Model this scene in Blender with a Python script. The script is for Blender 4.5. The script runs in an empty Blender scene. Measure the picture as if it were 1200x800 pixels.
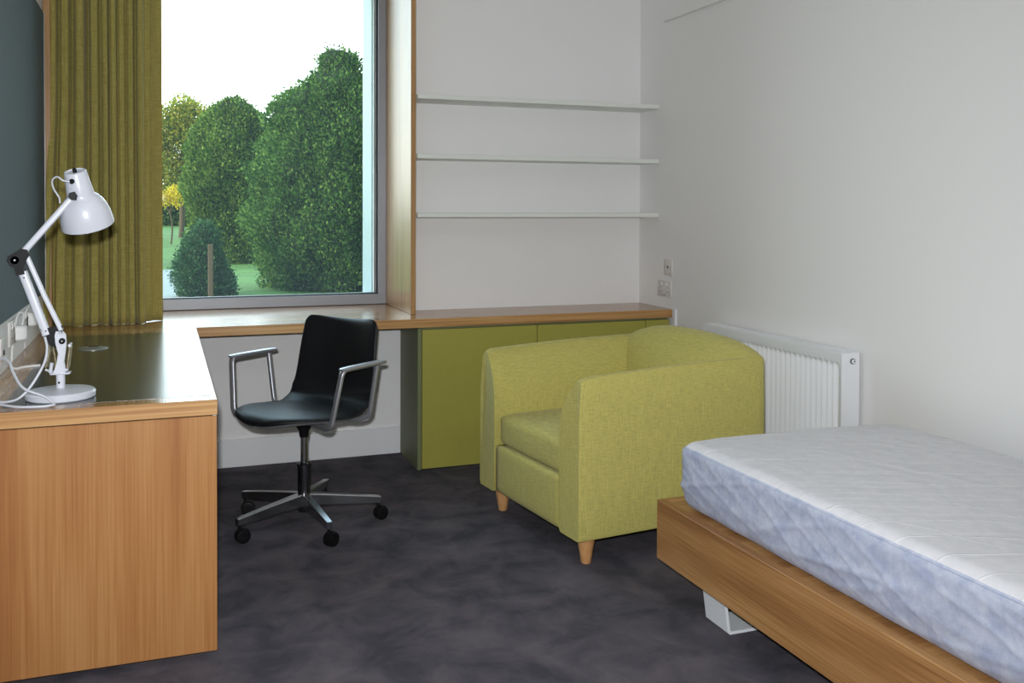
import bpy, bmesh, math, random
from mathutils import Vector, Matrix, noise
random.seed(7)
PI = math.pi
C = bpy.context.scene.collection
sc = bpy.context.scene

# ------------------------------------------------------------------ helpers
def lin(r, g, b):
    f = lambda c: ((c/255)/12.92) if c/255 <= .04045 else (((c/255)+.055)/1.055)**2.4
    return (f(r), f(g), f(b), 1)

def new_mat(name):
    m = bpy.data.materials.new(name); m.use_nodes = True
    nt = m.node_tree; b = nt.nodes['Principled BSDF']
    return m, nt, b

def N(nt, t, **kw):
    n = nt.nodes.new(t)
    for k, v in kw.items():
        if hasattr(n, k): setattr(n, k, v)
        else: n.inputs[k].default_value = v
    return n

def plain(name, col, rough=.5, metal=0, bump=0, bscale=200, spec=.5, var=0, vscale=8):
    m, nt, b = new_mat(name)
    b.inputs['Base Color'].default_value = col
    b.inputs['Roughness'].default_value = rough
    b.inputs['Metallic'].default_value = metal
    b.inputs['Specular IOR Level'].default_value = spec
    tc = N(nt, 'ShaderNodeTexCoord')
    if bump:
        n = N(nt, 'ShaderNodeTexNoise'); n.inputs['Scale'].default_value = bscale; n.inputs['Detail'].default_value = 3
        nt.links.new(tc.outputs['Object'], n.inputs['Vector'])
        bp = N(nt, 'ShaderNodeBump'); bp.inputs['Strength'].default_value = bump; bp.inputs['Distance'].default_value = .002
        nt.links.new(n.outputs['Fac'], bp.inputs['Height']); nt.links.new(bp.outputs['Normal'], b.inputs['Normal'])
    if var:
        n = N(nt, 'ShaderNodeTexNoise'); n.inputs['Scale'].default_value = vscale; n.inputs['Detail'].default_value = 5
        nt.links.new(tc.outputs['Object'], n.inputs['Vector'])
        r = N(nt, 'ShaderNodeValToRGB')
        r.color_ramp.elements[0].position = .3; r.color_ramp.elements[1].position = .7
        r.color_ramp.elements[0].color = tuple(c*(1-var) for c in col[:3])+(1,)
        r.color_ramp.elements[1].color = tuple(min(1, c*(1+var)) for c in col[:3])+(1,)
        nt.links.new(n.outputs['Fac'], r.inputs['Fac']); nt.links.new(r.outputs['Color'], b.inputs['Base Color'])
    return m

def oak(name, axis, dark, mid, light, rough=.3, spec=.5, cathedral=0.5, seed=0., fine=1.0):
    """oak veneer with its grain along axis (0, 1, 2)"""
    m, nt, b = new_mat(name)
    L = nt.links.new
    tc = N(nt, 'ShaderNodeTexCoord')
    def mapped(s_long, s_cross):
        mp = N(nt, 'ShaderNodeMapping')
        s = [s_cross]*3; s[axis] = s_long
        mp.inputs['Scale'].default_value = s; mp.inputs['Location'].default_value = (seed, seed*.7, seed*.3)
        L(tc.outputs['Object'], mp.inputs['Vector']); return mp
    a = mapped(.5, 5); n1 = N(nt, 'ShaderNodeTexNoise'); n1.inputs['Scale'].default_value = 1.0; n1.inputs['Detail'].default_value = 2; n1.inputs['Distortion'].default_value = .6
    L(a.outputs[0], n1.inputs['Vector'])
    w = N(nt, 'ShaderNodeMath', operation='MULTIPLY'); w.inputs[1].default_value = 16
    L(n1.outputs['Fac'], w.inputs[0])
    fr = N(nt, 'ShaderNodeMath', operation='SINE'); L(w.outputs[0], fr.inputs[0])
    fr2 = N(nt, 'ShaderNodeMath', operation='MULTIPLY_ADD'); fr2.inputs[1].default_value = .5; fr2.inputs[2].default_value = .5
    L(fr.outputs[0], fr2.inputs[0])
    c = mapped(4*fine, 260*fine); n2 = N(nt, 'ShaderNodeTexNoise'); n2.inputs['Scale'].default_value = 1.0; n2.inputs['Detail'].default_value = 4
    L(c.outputs[0], n2.inputs['Vector'])
    d = mapped(.8, 14); n3 = N(nt, 'ShaderNodeTexNoise'); n3.inputs['Scale'].default_value = 1.0; n3.inputs['Detail'].default_value = 3
    L(d.outputs[0], n3.inputs['Vector'])
    mx = N(nt, 'ShaderNodeMix'); mx.inputs['Factor'].default_value = cathedral*.5
    L(n3.outputs['Fac'], mx.inputs[2]); L(fr2.outputs[0], mx.inputs[3])
    mx2 = N(nt, 'ShaderNodeMix'); mx2.inputs['Factor'].default_value = .5
    L(mx.outputs[0], mx2.inputs[2]); L(n2.outputs['Fac'], mx2.inputs[3])
    r = N(nt, 'ShaderNodeValToRGB'); e = r.color_ramp.elements
    e[0].position = .34; e[0].color = dark; e[1].position = .64; e[1].color = light
    k = e.new(.49); k.color = mid
    L(mx2.outputs[0], r.inputs['Fac']); L(r.outputs['Color'], b.inputs['Base Color'])
    b.inputs['Roughness'].default_value = rough; b.inputs['Specular IOR Level'].default_value = spec
    bp = N(nt, 'ShaderNodeBump'); bp.inputs['Strength'].default_value = .12; bp.inputs['Distance'].default_value = .001
    L(n2.outputs['Fac'], bp.inputs['Height']); L(bp.outputs['Normal'], b.inputs['Normal'])
    return m

def weave(name, base, thread, dark, scale=1.0, rough=.85, sheen=.2, amount=.5, cross=True):
    """woven cloth: threads in two directions that vary in colour"""
    m, nt, b = new_mat(name); L = nt.links.new
    tc = N(nt, 'ShaderNodeTexCoord')
    def streak(s):
        mp = N(nt, 'ShaderNodeMapping'); mp.inputs['Scale'].default_value = [k*scale for k in s]
        L(tc.outputs['Object'], mp.inputs['Vector'])
        n = N(nt, 'ShaderNodeTexNoise'); n.inputs['Scale'].default_value = 1; n.inputs['Detail'].default_value = 3; n.inputs['Roughness'].default_value = .7
        L(mp.outputs[0], n.inputs['Vector']); return n
    v = streak((420, 420, 14)); h = streak((24, 24, 420)); 
    mn = N(nt, 'ShaderNodeMath', operation='ADD'); L(v.outputs['Fac'], mn.inputs[0]); L(h.outputs['Fac'], mn.inputs[1])
    hf = N(nt, 'ShaderNodeMath', operation='MULTIPLY'); hf.inputs[1].default_value = .5; L(mn.outputs[0], hf.inputs[0])
    r = N(nt, 'ShaderNodeValToRGB'); e = r.color_ramp.elements
    e[0].position = .5-.22*(1-amount*.3); e[0].color = dark; e[1].position = .62; e[1].color = thread
    k = e.new(.5); k.color = base
    L(hf.outputs[0], r.inputs['Fac']); L(r.outputs['Color'], b.inputs['Base Color'])
    b.inputs['Roughness'].default_value = rough; b.inputs['Specular IOR Level'].default_value = .25
    b.inputs['Sheen Weight'].default_value = sheen
    bp = N(nt, 'ShaderNodeBump'); bp.inputs['Strength'].default_value = .35; bp.inputs['Distance'].default_value = .001
    L(hf.outputs[0], bp.inputs['Height']); L(bp.outputs['Normal'], b.inputs['Normal'])
    return m

def bx(bm, x0, x1, y0, y1, z0, z1, bev=0, seg=2):
    vs = [bm.verts.new((x, y, z)) for z in (z0, z1) for x, y in ((x0, y0), (x1, y0), (x1, y1), (x0, y1))]
    fs = [(0, 3, 2, 1), (4, 5, 6, 7), (0, 1, 5, 4), (1, 2, 6, 5), (2, 3, 7, 6), (3, 0, 4, 7)]
    F = [bm.faces.new([vs[i] for i in f]) for f in fs]
    if bev:
        es = list({e for f in F for e in f.edges})
        bmesh.ops.bevel(bm, geom=es, offset=bev, segments=seg, profile=.5, affect='EDGES')
    return vs

def rings(bm, R, close=True, cap0=True, cap1=True):
    """loft closed (or open) rings of points"""
    V = [[bm.verts.new(p) for p in r] for r in R]
    n = len(R[0])
    for a, b in zip(V, V[1:]):
        for i in range(n if close else n-1):
            j = (i+1) % n
            try: bm.faces.new((a[i], a[j], b[j], b[i]))
            except ValueError: pass
    if cap0: bm.faces.new(list(reversed(V[0])))
    if cap1: bm.faces.new(V[-1])
    return V

def frame_for(d, up=None):
    d = d.normalized()
    u = Vector(up) if up else (Vector((0, 0, 1)) if abs(d.z) < .9 else Vector((1, 0, 0)))
    s = d.cross(u).normalized(); t = s.cross(d).normalized()
    return s, t

def tube(bm, pts, r, seg=10, sx=1, sy=1, up=None, power=2):
    """sweep a (super)ellipse along a polyline; r float or list"""
    pts = [Vector(p) for p in pts]; n = len(pts)
    rr = r if isinstance(r, (list, tuple)) else [r]*n
    R = []; s = t = None
    for i, p in enumerate(pts):
        d = (pts[min(i+1, n-1)]-pts[max(i-1, 0)])
        if s is None or up: s, t = frame_for(d, up)
        else:
            d.normalize(); s = (s-d*s.dot(d)).normalized(); t = s.cross(d).normalized()
        ring = []
        for k in range(seg):
            a = 2*PI*(k+.5)/seg; c, q = math.cos(a), math.sin(a)
            c = math.copysign(abs(c)**(2/power), c); q = math.copysign(abs(q)**(2/power), q)
            ring.append(p+s*c*rr[i]*sx+t*q*rr[i]*sy)
        R.append(ring)
    rings(bm, R)

def smooth_path(pts, n=8):
    P = [Vector(p) for p in pts]; out = []
    for i in range(len(P)-1):
        p0 = P[max(i-1, 0)]; p1 = P[i]; p2 = P[i+1]; p3 = P[min(i+2, len(P)-1)]
        for k in range(n):
            t = k/n
            out.append(.5*((2*p1)+(-p0+p2)*t+(2*p0-5*p1+4*p2-p3)*t*t+(-p0+3*p1-3*p2+p3)*t**3))
    out.append(P[-1]); return out

def round_corners(pts, rad, n=5):
    P = [Vector(p) for p in pts]; out = [P[0]]
    for i in range(1, len(P)-1):
        a, b, c = P[i-1], P[i], P[i+1]
        r = min(rad, (a-b).length*.45, (c-b).length*.45)
        s = b+(a-b).normalized()*r; e = b+(c-b).normalized()*r
        for k in range(n+1):
            t = k/n; out.append((1-t)**2*s+2*t*(1-t)*b+t*t*e)
    out.append(P[-1]); return out

def lathe(bm, prof, seg=32, M=None):
    """prof: (radius, height) pairs about the z axis, M places it"""
    M = M or Matrix(); R = []
    for r, z in prof:
        R.append([M @ Vector((max(r, 1e-5)*math.cos(2*PI*k/seg), max(r, 1e-5)*math.sin(2*PI*k/seg), z)) for k in range(seg)])
    rings(bm, R, True, True, True)

def place(p, d):
    """matrix whose z axis points along d, at p"""
    d = Vector(d).normalized(); s, t = frame_for(d)
    m = Matrix((s, t, d)).transposed().to_4x4(); m.translation = Vector(p); return m

def root_loc(o):
    v = Vector((0, 0, 0))
    while o: v += o.location; o = o.parent
    return v

def obj(name, bm, m, parent=None, world=False, smooth=None, origin=None, mats=None):
    bmesh.ops.remove_doubles(bm, verts=bm.verts, dist=1e-6)
    bmesh.ops.recalc_face_normals(bm, faces=bm.faces)
    me = bpy.data.meshes.new(name); bm.to_mesh(me); bm.free()
    me.materials.append(m)
    for x in (mats or []): me.materials.append(x)
    o = bpy.data.objects.new(name, me); C.objects.link(o)
    if parent is not None:
        if world: me.transform(Matrix.Translation(-root_loc(parent)))
        o.parent = parent
    elif origin:
        me.transform(Matrix.Translation(-Vector(origin))); o.location = origin
    if smooth is not None:
        me.polygons.foreach_set('use_smooth', [True]*len(me.polygons))
        if smooth < 170:
            me.set_sharp_from_angle(angle=math.radians(smooth))
    return o

def B(): return bmesh.new()

def thing(name, label, cat, loc=(0, 0, 0), rz=0, group=None):
    o = bpy.data.objects.new(name, None); C.objects.link(o); o.empty_display_size = .1
    o.location = loc; o.rotation_euler = (0, 0, rz); tag(o, label, cat, group); return o
def tag(o, label, cat, group=None, kind=None):
    o['label'] = label; o['category'] = cat
    if group: o['group'] = group
    if kind: o['kind'] = kind
    return o
def struct(name, bm, m, parent=None, smooth=None, label=None):
    o = obj(name, bm, m, parent, smooth=smooth)
    if parent is None: o['kind'] = 'structure'
    if label: o['label'] = label
    return o

# ------------------------------------------------------------------ materials
M = {}
M['wall'] = plain('white_paint', lin(232, 231, 230), .7, bump=.08, bscale=260, spec=.3)
M['ceiling'] = plain('ceiling_paint', lin(235, 235, 233), .8)
M['trimwhite'] = plain('satin_white', lin(228, 229, 231), .4)
M['shelf'] = plain('shelf_white', lin(222, 224, 218), .45)
M['radiator'] = plain('radiator_enamel', lin(232, 234, 236), .35)
M['oak_x'] = oak('oak_worktop', 0, lin(118, 84, 52), lin(156, 115, 74), lin(182, 142, 98), .2, .9, .35, 3.1)
M['oak_y'] = oak('oak_desk', 1, lin(118, 84, 52), lin(156, 117, 78), lin(184, 144, 100), .2, .9, .35, 5.3)
M['oak_edge'] = oak('oak_edge', 0, lin(140, 98, 56), lin(180, 136, 84), lin(206, 166, 112), .42, .4, .2, 2.3, .5)
M['oak_panel'] = oak('oak_panel', 2, lin(150, 98, 54), lin(163, 112, 64), lin(174, 126, 77), .38, .4, .5, 1.7, .8)
M['oak_lining'] = oak('oak_lining', 2, lin(128, 94, 58), lin(164, 126, 82), lin(180, 142, 98), .3, .4, .2, 8.1)
M['oak_bed'] = oak('oak_bed', 1, lin(132, 90, 51), lin(159, 115, 69), lin(179, 137, 89), .42, .35, .6, 4.4)
M['inset'] = plain('dark_linoleum', lin(48, 54, 52), .215, spec=1.0, var=.12, vscale=30)
M['green'] = plain('green_laminate', lin(158, 152, 70), .42, spec=.4, var=.03, vscale=120)
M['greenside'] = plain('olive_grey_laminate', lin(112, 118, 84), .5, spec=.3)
M['gap'] = plain('dark_gap', lin(30, 28, 24), .8)
M['curtain'] = weave('curtain_cloth', lin(154, 143, 76), lin(172, 160, 94), lin(128, 116, 56), .9, .85, .15)
M['chairfab'] = weave('armchair_cloth', lin(183, 174, 94), lin(202, 192, 112), lin(150, 146, 92), 1.35, .9, .1, .9)
M['beech'] = oak('beech_foot', 2, lin(186, 134, 84), lin(202, 150, 98), lin(214, 166, 114), .4, .4, .2, 6.6)
M['pinboard'] = plain('pinboard_felt', lin(92, 107, 114), .8, spec=.25, bump=.15, bscale=500, var=.05, vscale=60)
M['alu'] = plain('brushed_aluminium', lin(176, 178, 184), .38, .75)
M['aluframe'] = plain('window_aluminium', lin(158, 160, 166), .45, .35)
M['chrome'] = plain('polished_aluminium', lin(186, 188, 190), .22, 1)
M['darkchrome'] = plain('dark_chrome', lin(120, 120, 124), .22, 1)
M['black'] = plain('black_plastic', lin(15, 15, 17), .5, spec=.2)
M['blackcloth'] = plain('black_upholstery', lin(17, 18, 21), .48, spec=.32, bump=.12, bscale=900)
M['shellgrey'] = plain('grey_shell', lin(120, 122, 124), .45)
M['lampwhite'] = plain('lamp_enamel', lin(208, 211, 220), .3)
M['plug'] = plain('white_plastic', lin(230, 230, 228), .4)
M['socket'] = plain('socket_plastic', lin(214, 210, 205), .4)
M['hole'] = plain('socket_hole', lin(24, 24, 24), .6)
M['steel'] = plain('screw_steel', lin(160, 160, 160), .3, 1)
M['bedwhite'] = plain('white_steel', lin(226, 230, 232), .4)
M['spring'] = plain('spring_steel', lin(190, 180, 150), .3, 1)
M['gasket'] = plain('window_gasket', lin(22, 36, 48), .4)
M['ext'] = plain('pale_metal_reveal', lin(176, 194, 198), .5)

def carpet_mat():
    m, nt, b = new_mat('charcoal_carpet'); L = nt.links.new
    tc = N(nt, 'ShaderNodeTexCoord')
    n = N(nt, 'ShaderNodeTexNoise'); n.inputs['Scale'].default_value = 5.5; n.inputs['Detail'].default_value = 5; n.inputs['Roughness'].default_value = .62; n.inputs['Distortion'].default_value = .4
    L(tc.outputs['Object'], n.inputs['Vector'])
    r = N(nt, 'ShaderNodeValToRGB'); e = r.color_ramp.elements
    e[0].position = .36; e[0].color = lin(70, 69, 76); e[1].position = .66; e[1].color = lin(102, 96, 102)
    L(n.outputs['Fac'], r.inputs['Fac'])
    f = N(nt, 'ShaderNodeTexNoise'); f.inputs['Scale'].default_value = 420; f.inputs['Detail'].default_value = 2
    L(tc.outputs['Object'], f.inputs['Vector'])
    mr = N(nt, 'ShaderNodeMapRange'); mr.inputs[3].default_value = .7; mr.inputs[4].default_value = 1.25
    L(f.outputs['Fac'], mr.inputs[0])
    mx = N(nt, 'ShaderNodeMix', data_type='RGBA', blend_type='MULTIPLY'); mx.inputs[0].default_value = 1
    L(r.outputs['Color'], mx.inputs[6]); L(mr.outputs[0], mx.inputs[7])
    L(mx.outputs[2], b.inputs['Base Color'])
    b.inputs['Roughness'].default_value = .95; b.inputs['Specular IOR Level'].default_value = .1
    bp = N(nt, 'ShaderNodeBump'); bp.inputs['Strength'].default_value = .6; bp.inputs['Distance'].default_value = .003
    L(f.outputs['Fac'], bp.inputs['Height']); L(bp.outputs['Normal'], b.inputs['Normal'])
    return m
M['carpet'] = carpet_mat()

def glass_mat():
    m = bpy.data.materials.new('window_glass'); m.use_nodes = True; nt = m.node_tree; nt.nodes.clear()
    o = N(nt, 'ShaderNodeOutputMaterial'); t = N(nt, 'ShaderNodeBsdfTransparent'); g = N(nt, 'ShaderNodeBsdfGlossy')
    t.inputs[0].default_value = (.93, .975, .965, 1); g.inputs['Roughness'].default_value = .02
    lw = N(nt, 'ShaderNodeLayerWeight'); lw.inputs[0].default_value = .12
    mx = N(nt, 'ShaderNodeMixShader')
    nt.links.new(lw.outputs['Fresnel'], mx.inputs[0]); nt.links.new(t.outputs[0], mx.inputs[1]); nt.links.new(g.outputs[0], mx.inputs[2])
    d = N(nt, 'ShaderNodeBsdfTranslucent'); d.inputs[0].default_value = (.75, .9, 1, 1)
    mh = N(nt, 'ShaderNodeMixShader'); mh.inputs[0].default_value = .012
    nt.links.new(mx.outputs[0], mh.inputs[1]); nt.links.new(d.outputs[0], mh.inputs[2])
    nt.links.new(mh.outputs[0], o.inputs[0]); return m
M['glass'] = glass_mat()

def cover_mat(name, c0, c1, sheen=.2):
    m, nt, b = new_mat(name); L = nt.links.new
    tc = N(nt, 'ShaderNodeTexCoord')
    n = N(nt, 'ShaderNodeTexNoise'); n.inputs['Scale'].default_value = 26; n.inputs['Detail'].default_value = 8; n.inputs['Roughness'].default_value = .72; n.inputs['Distortion'].default_value = .25
    L(tc.outputs['Object'], n.inputs['Vector'])
    r = N(nt, 'ShaderNodeValToRGB'); e = r.color_ramp.elements
    e[0].position = .36; e[0].color = c0; e[1].position = .64; e[1].color = c1
    L(n.outputs['Fac'], r.inputs['Fac']); L(r.outputs['Color'], b.inputs['Base Color'])
    b.inputs['Roughness'].default_value = .6; b.inputs['Specular IOR Level'].default_value = .3
    bp = N(nt, 'ShaderNodeBump'); bp.inputs['Strength'].default_value = .25; bp.inputs['Distance'].default_value = .004
    L(n.outputs['Fac'], bp.inputs['Height']); L(bp.outputs['Normal'], b.inputs['Normal'])
    return m
def quilt_mat(name, c0, c1):
    """non-woven cover with thin raised stitched creases in two crossing sets"""
    m = cover_mat(name, c0, c1); nt = m.node_tree; L = nt.links.new; b = nt.nodes['Principled BSDF']
    tc = N(nt, 'ShaderNodeTexCoord'); wn = N(nt, 'ShaderNodeTexNoise'); wn.inputs['Scale'].default_value = 5; wn.inputs['Detail'].default_value = 2
    L(tc.outputs['Object'], wn.inputs['Vector']); sep = N(nt, 'ShaderNodeSeparateXYZ'); L(tc.outputs['Object'], sep.inputs[0]); hs = []
    for ang, per, wd, amp, wob in ((-25, .105, .022, 1., .05), (-66, .23, .011, .7, .09)):
        a = math.radians(ang); nx_, ny_ = -math.sin(a), math.cos(a)
        m1 = N(nt, 'ShaderNodeMath', operation='MULTIPLY'); m1.inputs[1].default_value = nx_/per; L(sep.outputs[0], m1.inputs[0])
        m2 = N(nt, 'ShaderNodeMath', operation='MULTIPLY_ADD'); m2.inputs[1].default_value = ny_/per; L(sep.outputs[1], m2.inputs[0]); L(m1.outputs[0], m2.inputs[2])
        m3 = N(nt, 'ShaderNodeMath', operation='MULTIPLY_ADD'); m3.inputs[1].default_value = wob/per; L(wn.outputs['Fac'], m3.inputs[0]); L(m2.outputs[0], m3.inputs[2])
        f = N(nt, 'ShaderNodeMath', operation='PINGPONG'); f.inputs[1].default_value = .5; L(m3.outputs[0], f.inputs[0])
        r = N(nt, 'ShaderNodeMapRange', interpolation_type='SMOOTHSTEP'); r.inputs[1].default_value = 0; r.inputs[2].default_value = wd*1.6; r.inputs[3].default_value = amp; r.inputs[4].default_value = 0
        L(f.outputs[0], r.inputs[0]); hs.append(r)
    ad = N(nt, 'ShaderNodeMath', operation='ADD'); L(hs[0].outputs[0], ad.inputs[0]); L(hs[1].outputs[0], ad.inputs[1])
    cr = b.inputs['Base Color'].links[0].from_socket; mc = N(nt, 'ShaderNodeMix', data_type='RGBA'); mc.inputs[7].default_value = lin(232, 232, 235)  # paler mix paints in the light that the raised creases catch
    ms = N(nt, 'ShaderNodeMath', operation='MULTIPLY'); ms.inputs[1].default_value = .5; L(ad.outputs[0], ms.inputs[0]); L(ms.outputs[0], mc.inputs[0]); L(cr, mc.inputs[6]); L(mc.outputs[2], b.inputs['Base Color'])
    old = b.inputs['Normal'].links[0].from_node; old.inputs['Strength'].default_value = .12
    bp = N(nt, 'ShaderNodeBump'); bp.inputs['Strength'].default_value = .4; bp.inputs['Distance'].default_value = .003
    L(ad.outputs[0], bp.inputs['Height']); L(old.outputs['Normal'], bp.inputs['Normal']); L(bp.outputs['Normal'], b.inputs['Normal'])
    return m
M['mattop'] = quilt_mat('mattress_top_cloth', lin(208, 208, 212), lin(218, 217, 220))
M['matside'] = cover_mat('mattress_side_cloth', lin(158, 166, 190), lin(188, 193, 207))

def leaf_mat(name, c0, c1, c2, trans=.25):
    m, nt, b = new_mat(name); L = nt.links.new
    g = N(nt, 'ShaderNodeNewGeometry')
    r = N(nt, 'ShaderNodeValToRGB'); e = r.color_ramp.elements
    e[0].color = c0; e[1].color = c2; k = e.new(.55); k.color = c1
    L(g.outputs['Random Per Island'], r.inputs['Fac'])
    L(r.outputs['Color'], b.inputs['Base Color'])
    b.inputs['Roughness'].default_value = .75; b.inputs['Specular IOR Level'].default_value = .2
    t = N(nt, 'ShaderNodeBsdfTranslucent'); L(r.outputs['Color'], t.inputs[0])
    mx = N(nt, 'ShaderNodeMixShader'); mx.inputs[0].default_value = trans
    L(b.outputs[0], mx.inputs[1]); L(t.outputs[0], mx.inputs[2])
    L(mx.outputs[0], nt.nodes['Material Output'].inputs[0])
    return m
M['leaf_yew'] = leaf_mat('yew_leaf', lin(44, 76, 36), lin(74, 114, 50), lin(126, 158, 82))
M['leaf_mid'] = leaf_mat('cypress_leaf', lin(58, 90, 38), lin(94, 128, 54), lin(146, 168, 82))
M['leaf_far'] = leaf_mat('autumn_leaf', lin(96, 124, 50), lin(156, 168, 70), lin(226, 204, 104), .45)
M['leaf_blue'] = leaf_mat('shrub_leaf', lin(40, 74, 50), lin(58, 98, 66), lin(90, 128, 86))
M['leaf_gold'] = leaf_mat('gold_leaf', lin(190, 170, 40), lin(220, 200, 50), lin(240, 225, 90), .4)
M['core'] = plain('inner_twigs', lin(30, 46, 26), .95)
M['bark'] = plain('bark', lin(92, 80, 66), .9, var=.2, vscale=30, bump=.5, bscale=40)
M['grass'] = plain('lawn_grass', lin(74, 118, 38), .9, var=.28, vscale=1.2, bump=.6, bscale=60)
M['paving'] = plain('pale_paving', lin(140, 152, 150), .7, var=.05, vscale=4)

# ------------------------------------------------------------------ measurements
XL, XR, YB, H = -.488, 2.5655, 4.845, 2.75
YF = -1.7
TOP, TK = .74, .043          # worktop height and thickness
YW = 4.46                    # worktop front edge
XD, YD = .146, 2.781         # desk right side, desk near end
YG = 5.22                    # window frame face
OX0, OX1 = -.456, 1.176      # inner faces of the oak lining
OZ = 2.60

# ------------------------------------------------------------------ room shell
b = B(); bx(b, XL-.15, XR+.15, YF-.15, YB+.3, -.12, 0); struct('floor', b, M['carpet'])
b = B(); bx(b, XL-.15, XR+.15, YF-.15, YB+.7, H, H+.15); struct('ceiling', b, M['ceiling'])
b = B(); bx(b, XL-.15, XL, YF, YB+.65, 0, H); struct('wall_left', b, M['wall'])
b = B(); bx(b, XR, XR+.15, YF, YB+.65, 0, H); struct('wall_right', b, M['wall'])
b = B(); bx(b, XL-.15, XR+.15, YF-.15, YF, 0, H); struct('wall_front', b, M['wall'])
b = B()
YX = 5.52
bx(b, XL, XR, YB, YG+.08, 0, TOP-TK-.002)                 # below the window board
bx(b, XL, XR, YG+.08, YX, 0, TOP+.01)
bx(b, 1.2, XR, YB, YG+.03, TOP-TK-.002, H)                # beside the window
bx(b, 1.115, XR, YG+.03, YX, TOP+.01, H)
bx(b, XL, 1.2, YB, YG+.03, OZ+.03, H)
bx(b, XL, 1.115, YG+.03, YX, OZ-.03, H)
struct('wall_back', b, M['wall'])
b = B(); bx(b, 1.108, 1.1148, YG+.062, YX+.01, TOP+.011, OZ-.03, .001, 1); struct('trim_4', b, M['ext'], label='pale metal reveal outside the window')
# skirting boards
b = B(); bx(b, XD-.02, 1.166, YB-.016, YB, 0, .137, .003); struct('baseboard_back', b, M['trimwhite'])
b = B(); bx(b, XR-.016, XR, YF, 4.41, 0, .137, .003); struct('baseboard_right', b, M['trimwhite'])
b = B(); bx(b, XL, XL+.016, YF, 2.70, 0, .137, .003); struct('baseboard_left', b, M['trimwhite'])
# oak lining round the window
b = B()
bx(b, OX1, OX1+.026, 4.652, YG+.03, TOP+.001, OZ+.028, .0015)
bx(b, XL+.003, OX0, 4.652, YG+.03, TOP+.001, OZ+.028, .0015)
bx(b, OX0, OX1, 4.653, YG+.03, OZ, OZ+.028, .0015)
struct('trim_1', b, M['oak_lining'], label='oak box lining around the window')
# white filler upright where the worktop meets the right wall
b = B(); bx(b, XR-.012, XR, 4.418, YW-.012, 0, TOP+.003, .001); struct('trim_2', b, M['trimwhite'], label='narrow white upright beside the worktop end')
# rail high on the right wall
b = B(); bx(b, XR-.022, XR, .2, 4.553, 2.285, 2.345, .003); struct('trim_3', b, M['wall'], label='flat rail high on the right wall')

# window: aluminium frame, gasket, pane
b = B(); fw = .056
X0, X1, Z0, Z1 = OX0-.02, OX1+.018, TOP+.001, OZ+.02
bx(b, X0, X1, YG, YG+.06, Z0, Z0+fw, .003); bx(b, X0, X1, YG, YG+.06, Z1-fw, Z1, .003)
bx(b, X1-fw-.004, X1, YG, YG+.06, Z0+fw-.004, Z1-fw+.004, .003); bx(b, X0, X0+fw+.02, YG, YG+.06, Z0+fw-.004, Z1-fw+.004, .003)
win = struct('window_1', b, M['aluframe'])
b = B(); g = .007
xa, xb_, za, zb_ = X0+fw+.02, X1-fw-.004, Z0+fw, Z1-fw
for q in ((xa, xb_, za, za+g), (xa, xb_, zb_-g, zb_), (xa, xa+g, za, zb_), (xb_-g, xb_, za, zb_)):
    bx(b, q[0], q[1], YG+.018, YG+.05, q[2], q[3])
obj('gasket', b, M['gasket'], win)
b = B(); bx(b, xa+.002, xb_-.002, YG+.03, YG+.036, za+.002, zb_-.002); obj('pane', b, M['glass'], win)

# ------------------------------------------------------------------ worktop, desk
def two_tone_box(x0, x1, y0, y1, z0, z1):
    b = B(); bx(b, x0, x1, y0, y1, z0, z1, .0015, 1); return b
def slab(name, outline, z0, z1, mtop, medge, parent=None, world=False):
    b = B()
    R = [[(x, y, z) for x, y in outline] for z in (z0, z1)]
    rings(b, R)
    bmesh.ops.bevel(b, geom=[e for e in b.edges if abs((e.verts[0].co-e.verts[1].co).z) < 1e-6], offset=.0012, segments=1, affect='EDGES')
    b.normal_update()
    for f in b.faces: f.material_index = 0 if abs(f.normal.z) > .9 else 1
    if len(outline) > 4: bmesh.ops.triangulate(b, faces=[f for f in b.faces if len(f.verts) > 4])
    return obj(name, b, mtop, parent, world, mats=[medge])
wt = slab('worktop', [(XL+.001, YW), (XR-.001, YW), (XR-.001, YB-.003), (1.1970, YB-.003), (1.1970, YG+.027), (XL+.001, YG+.027)], TOP-TK, TOP, M['oak_x'], M['oak_edge'])
tag(wt, 'long oak worktop running under the window and over the green cupboards', 'worktop')

desk = thing('desk', 'oak desk with dark inset top along the left wall under the pinboard', 'desk', (-.17, 3.6, 0))
slab('desk_top', [(XL+.001, YD), (XD, YD), (XD, YW-.0008), (XL+.001, YW-.0008)], TOP-TK, TOP, M['oak_y'], M['oak_edge'], desk, True)
b = B(); bx(b, XL+.02, XD-.001, YD+.008, YD+.034, .026, TOP-TK-.004, .001, 1)
obj('end_panel', b, M['oak_panel'], desk, True)
b = B(); bx(b, XL+.02, XD-.006, YD+.012, YD+.03, TOP-TK-.0045, TOP-TK-.0002); obj('shadow_gap', b, M['gap'], desk, True)
b = B(); bx(b, XD-.012, XD-.002, YD+.009, YD+.02, TOP-TK-.006, TOP-TK-.0002); obj('corner_cap', b, M['alu'], desk, True)
for x in (-.44, .08):
    for y in (YD+.16, YW-.1):
        b = B(); lathe(b, [(.0, 0), (.014, 0), (.014, .006), (.006, .008), (.006, .05), (0, .05)], 16, Matrix.Translation((x, y, 0)))
        obj('levelling_foot', b, M['black'], desk, True)
for y in (YD+.05, YW-.06):
    b = B(); bx(b, XL+.02, XD-.03, y, y+.12, .05, .068); obj('foot_rail', b, M['oak_panel'], desk, True)
b = B(); bx(b, XL+.002, XL+.02, YD+.05, YW, .3, TOP-TK-.001, .001, 1); obj('back_rail', b, M['oak_panel'], desk, True)
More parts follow.
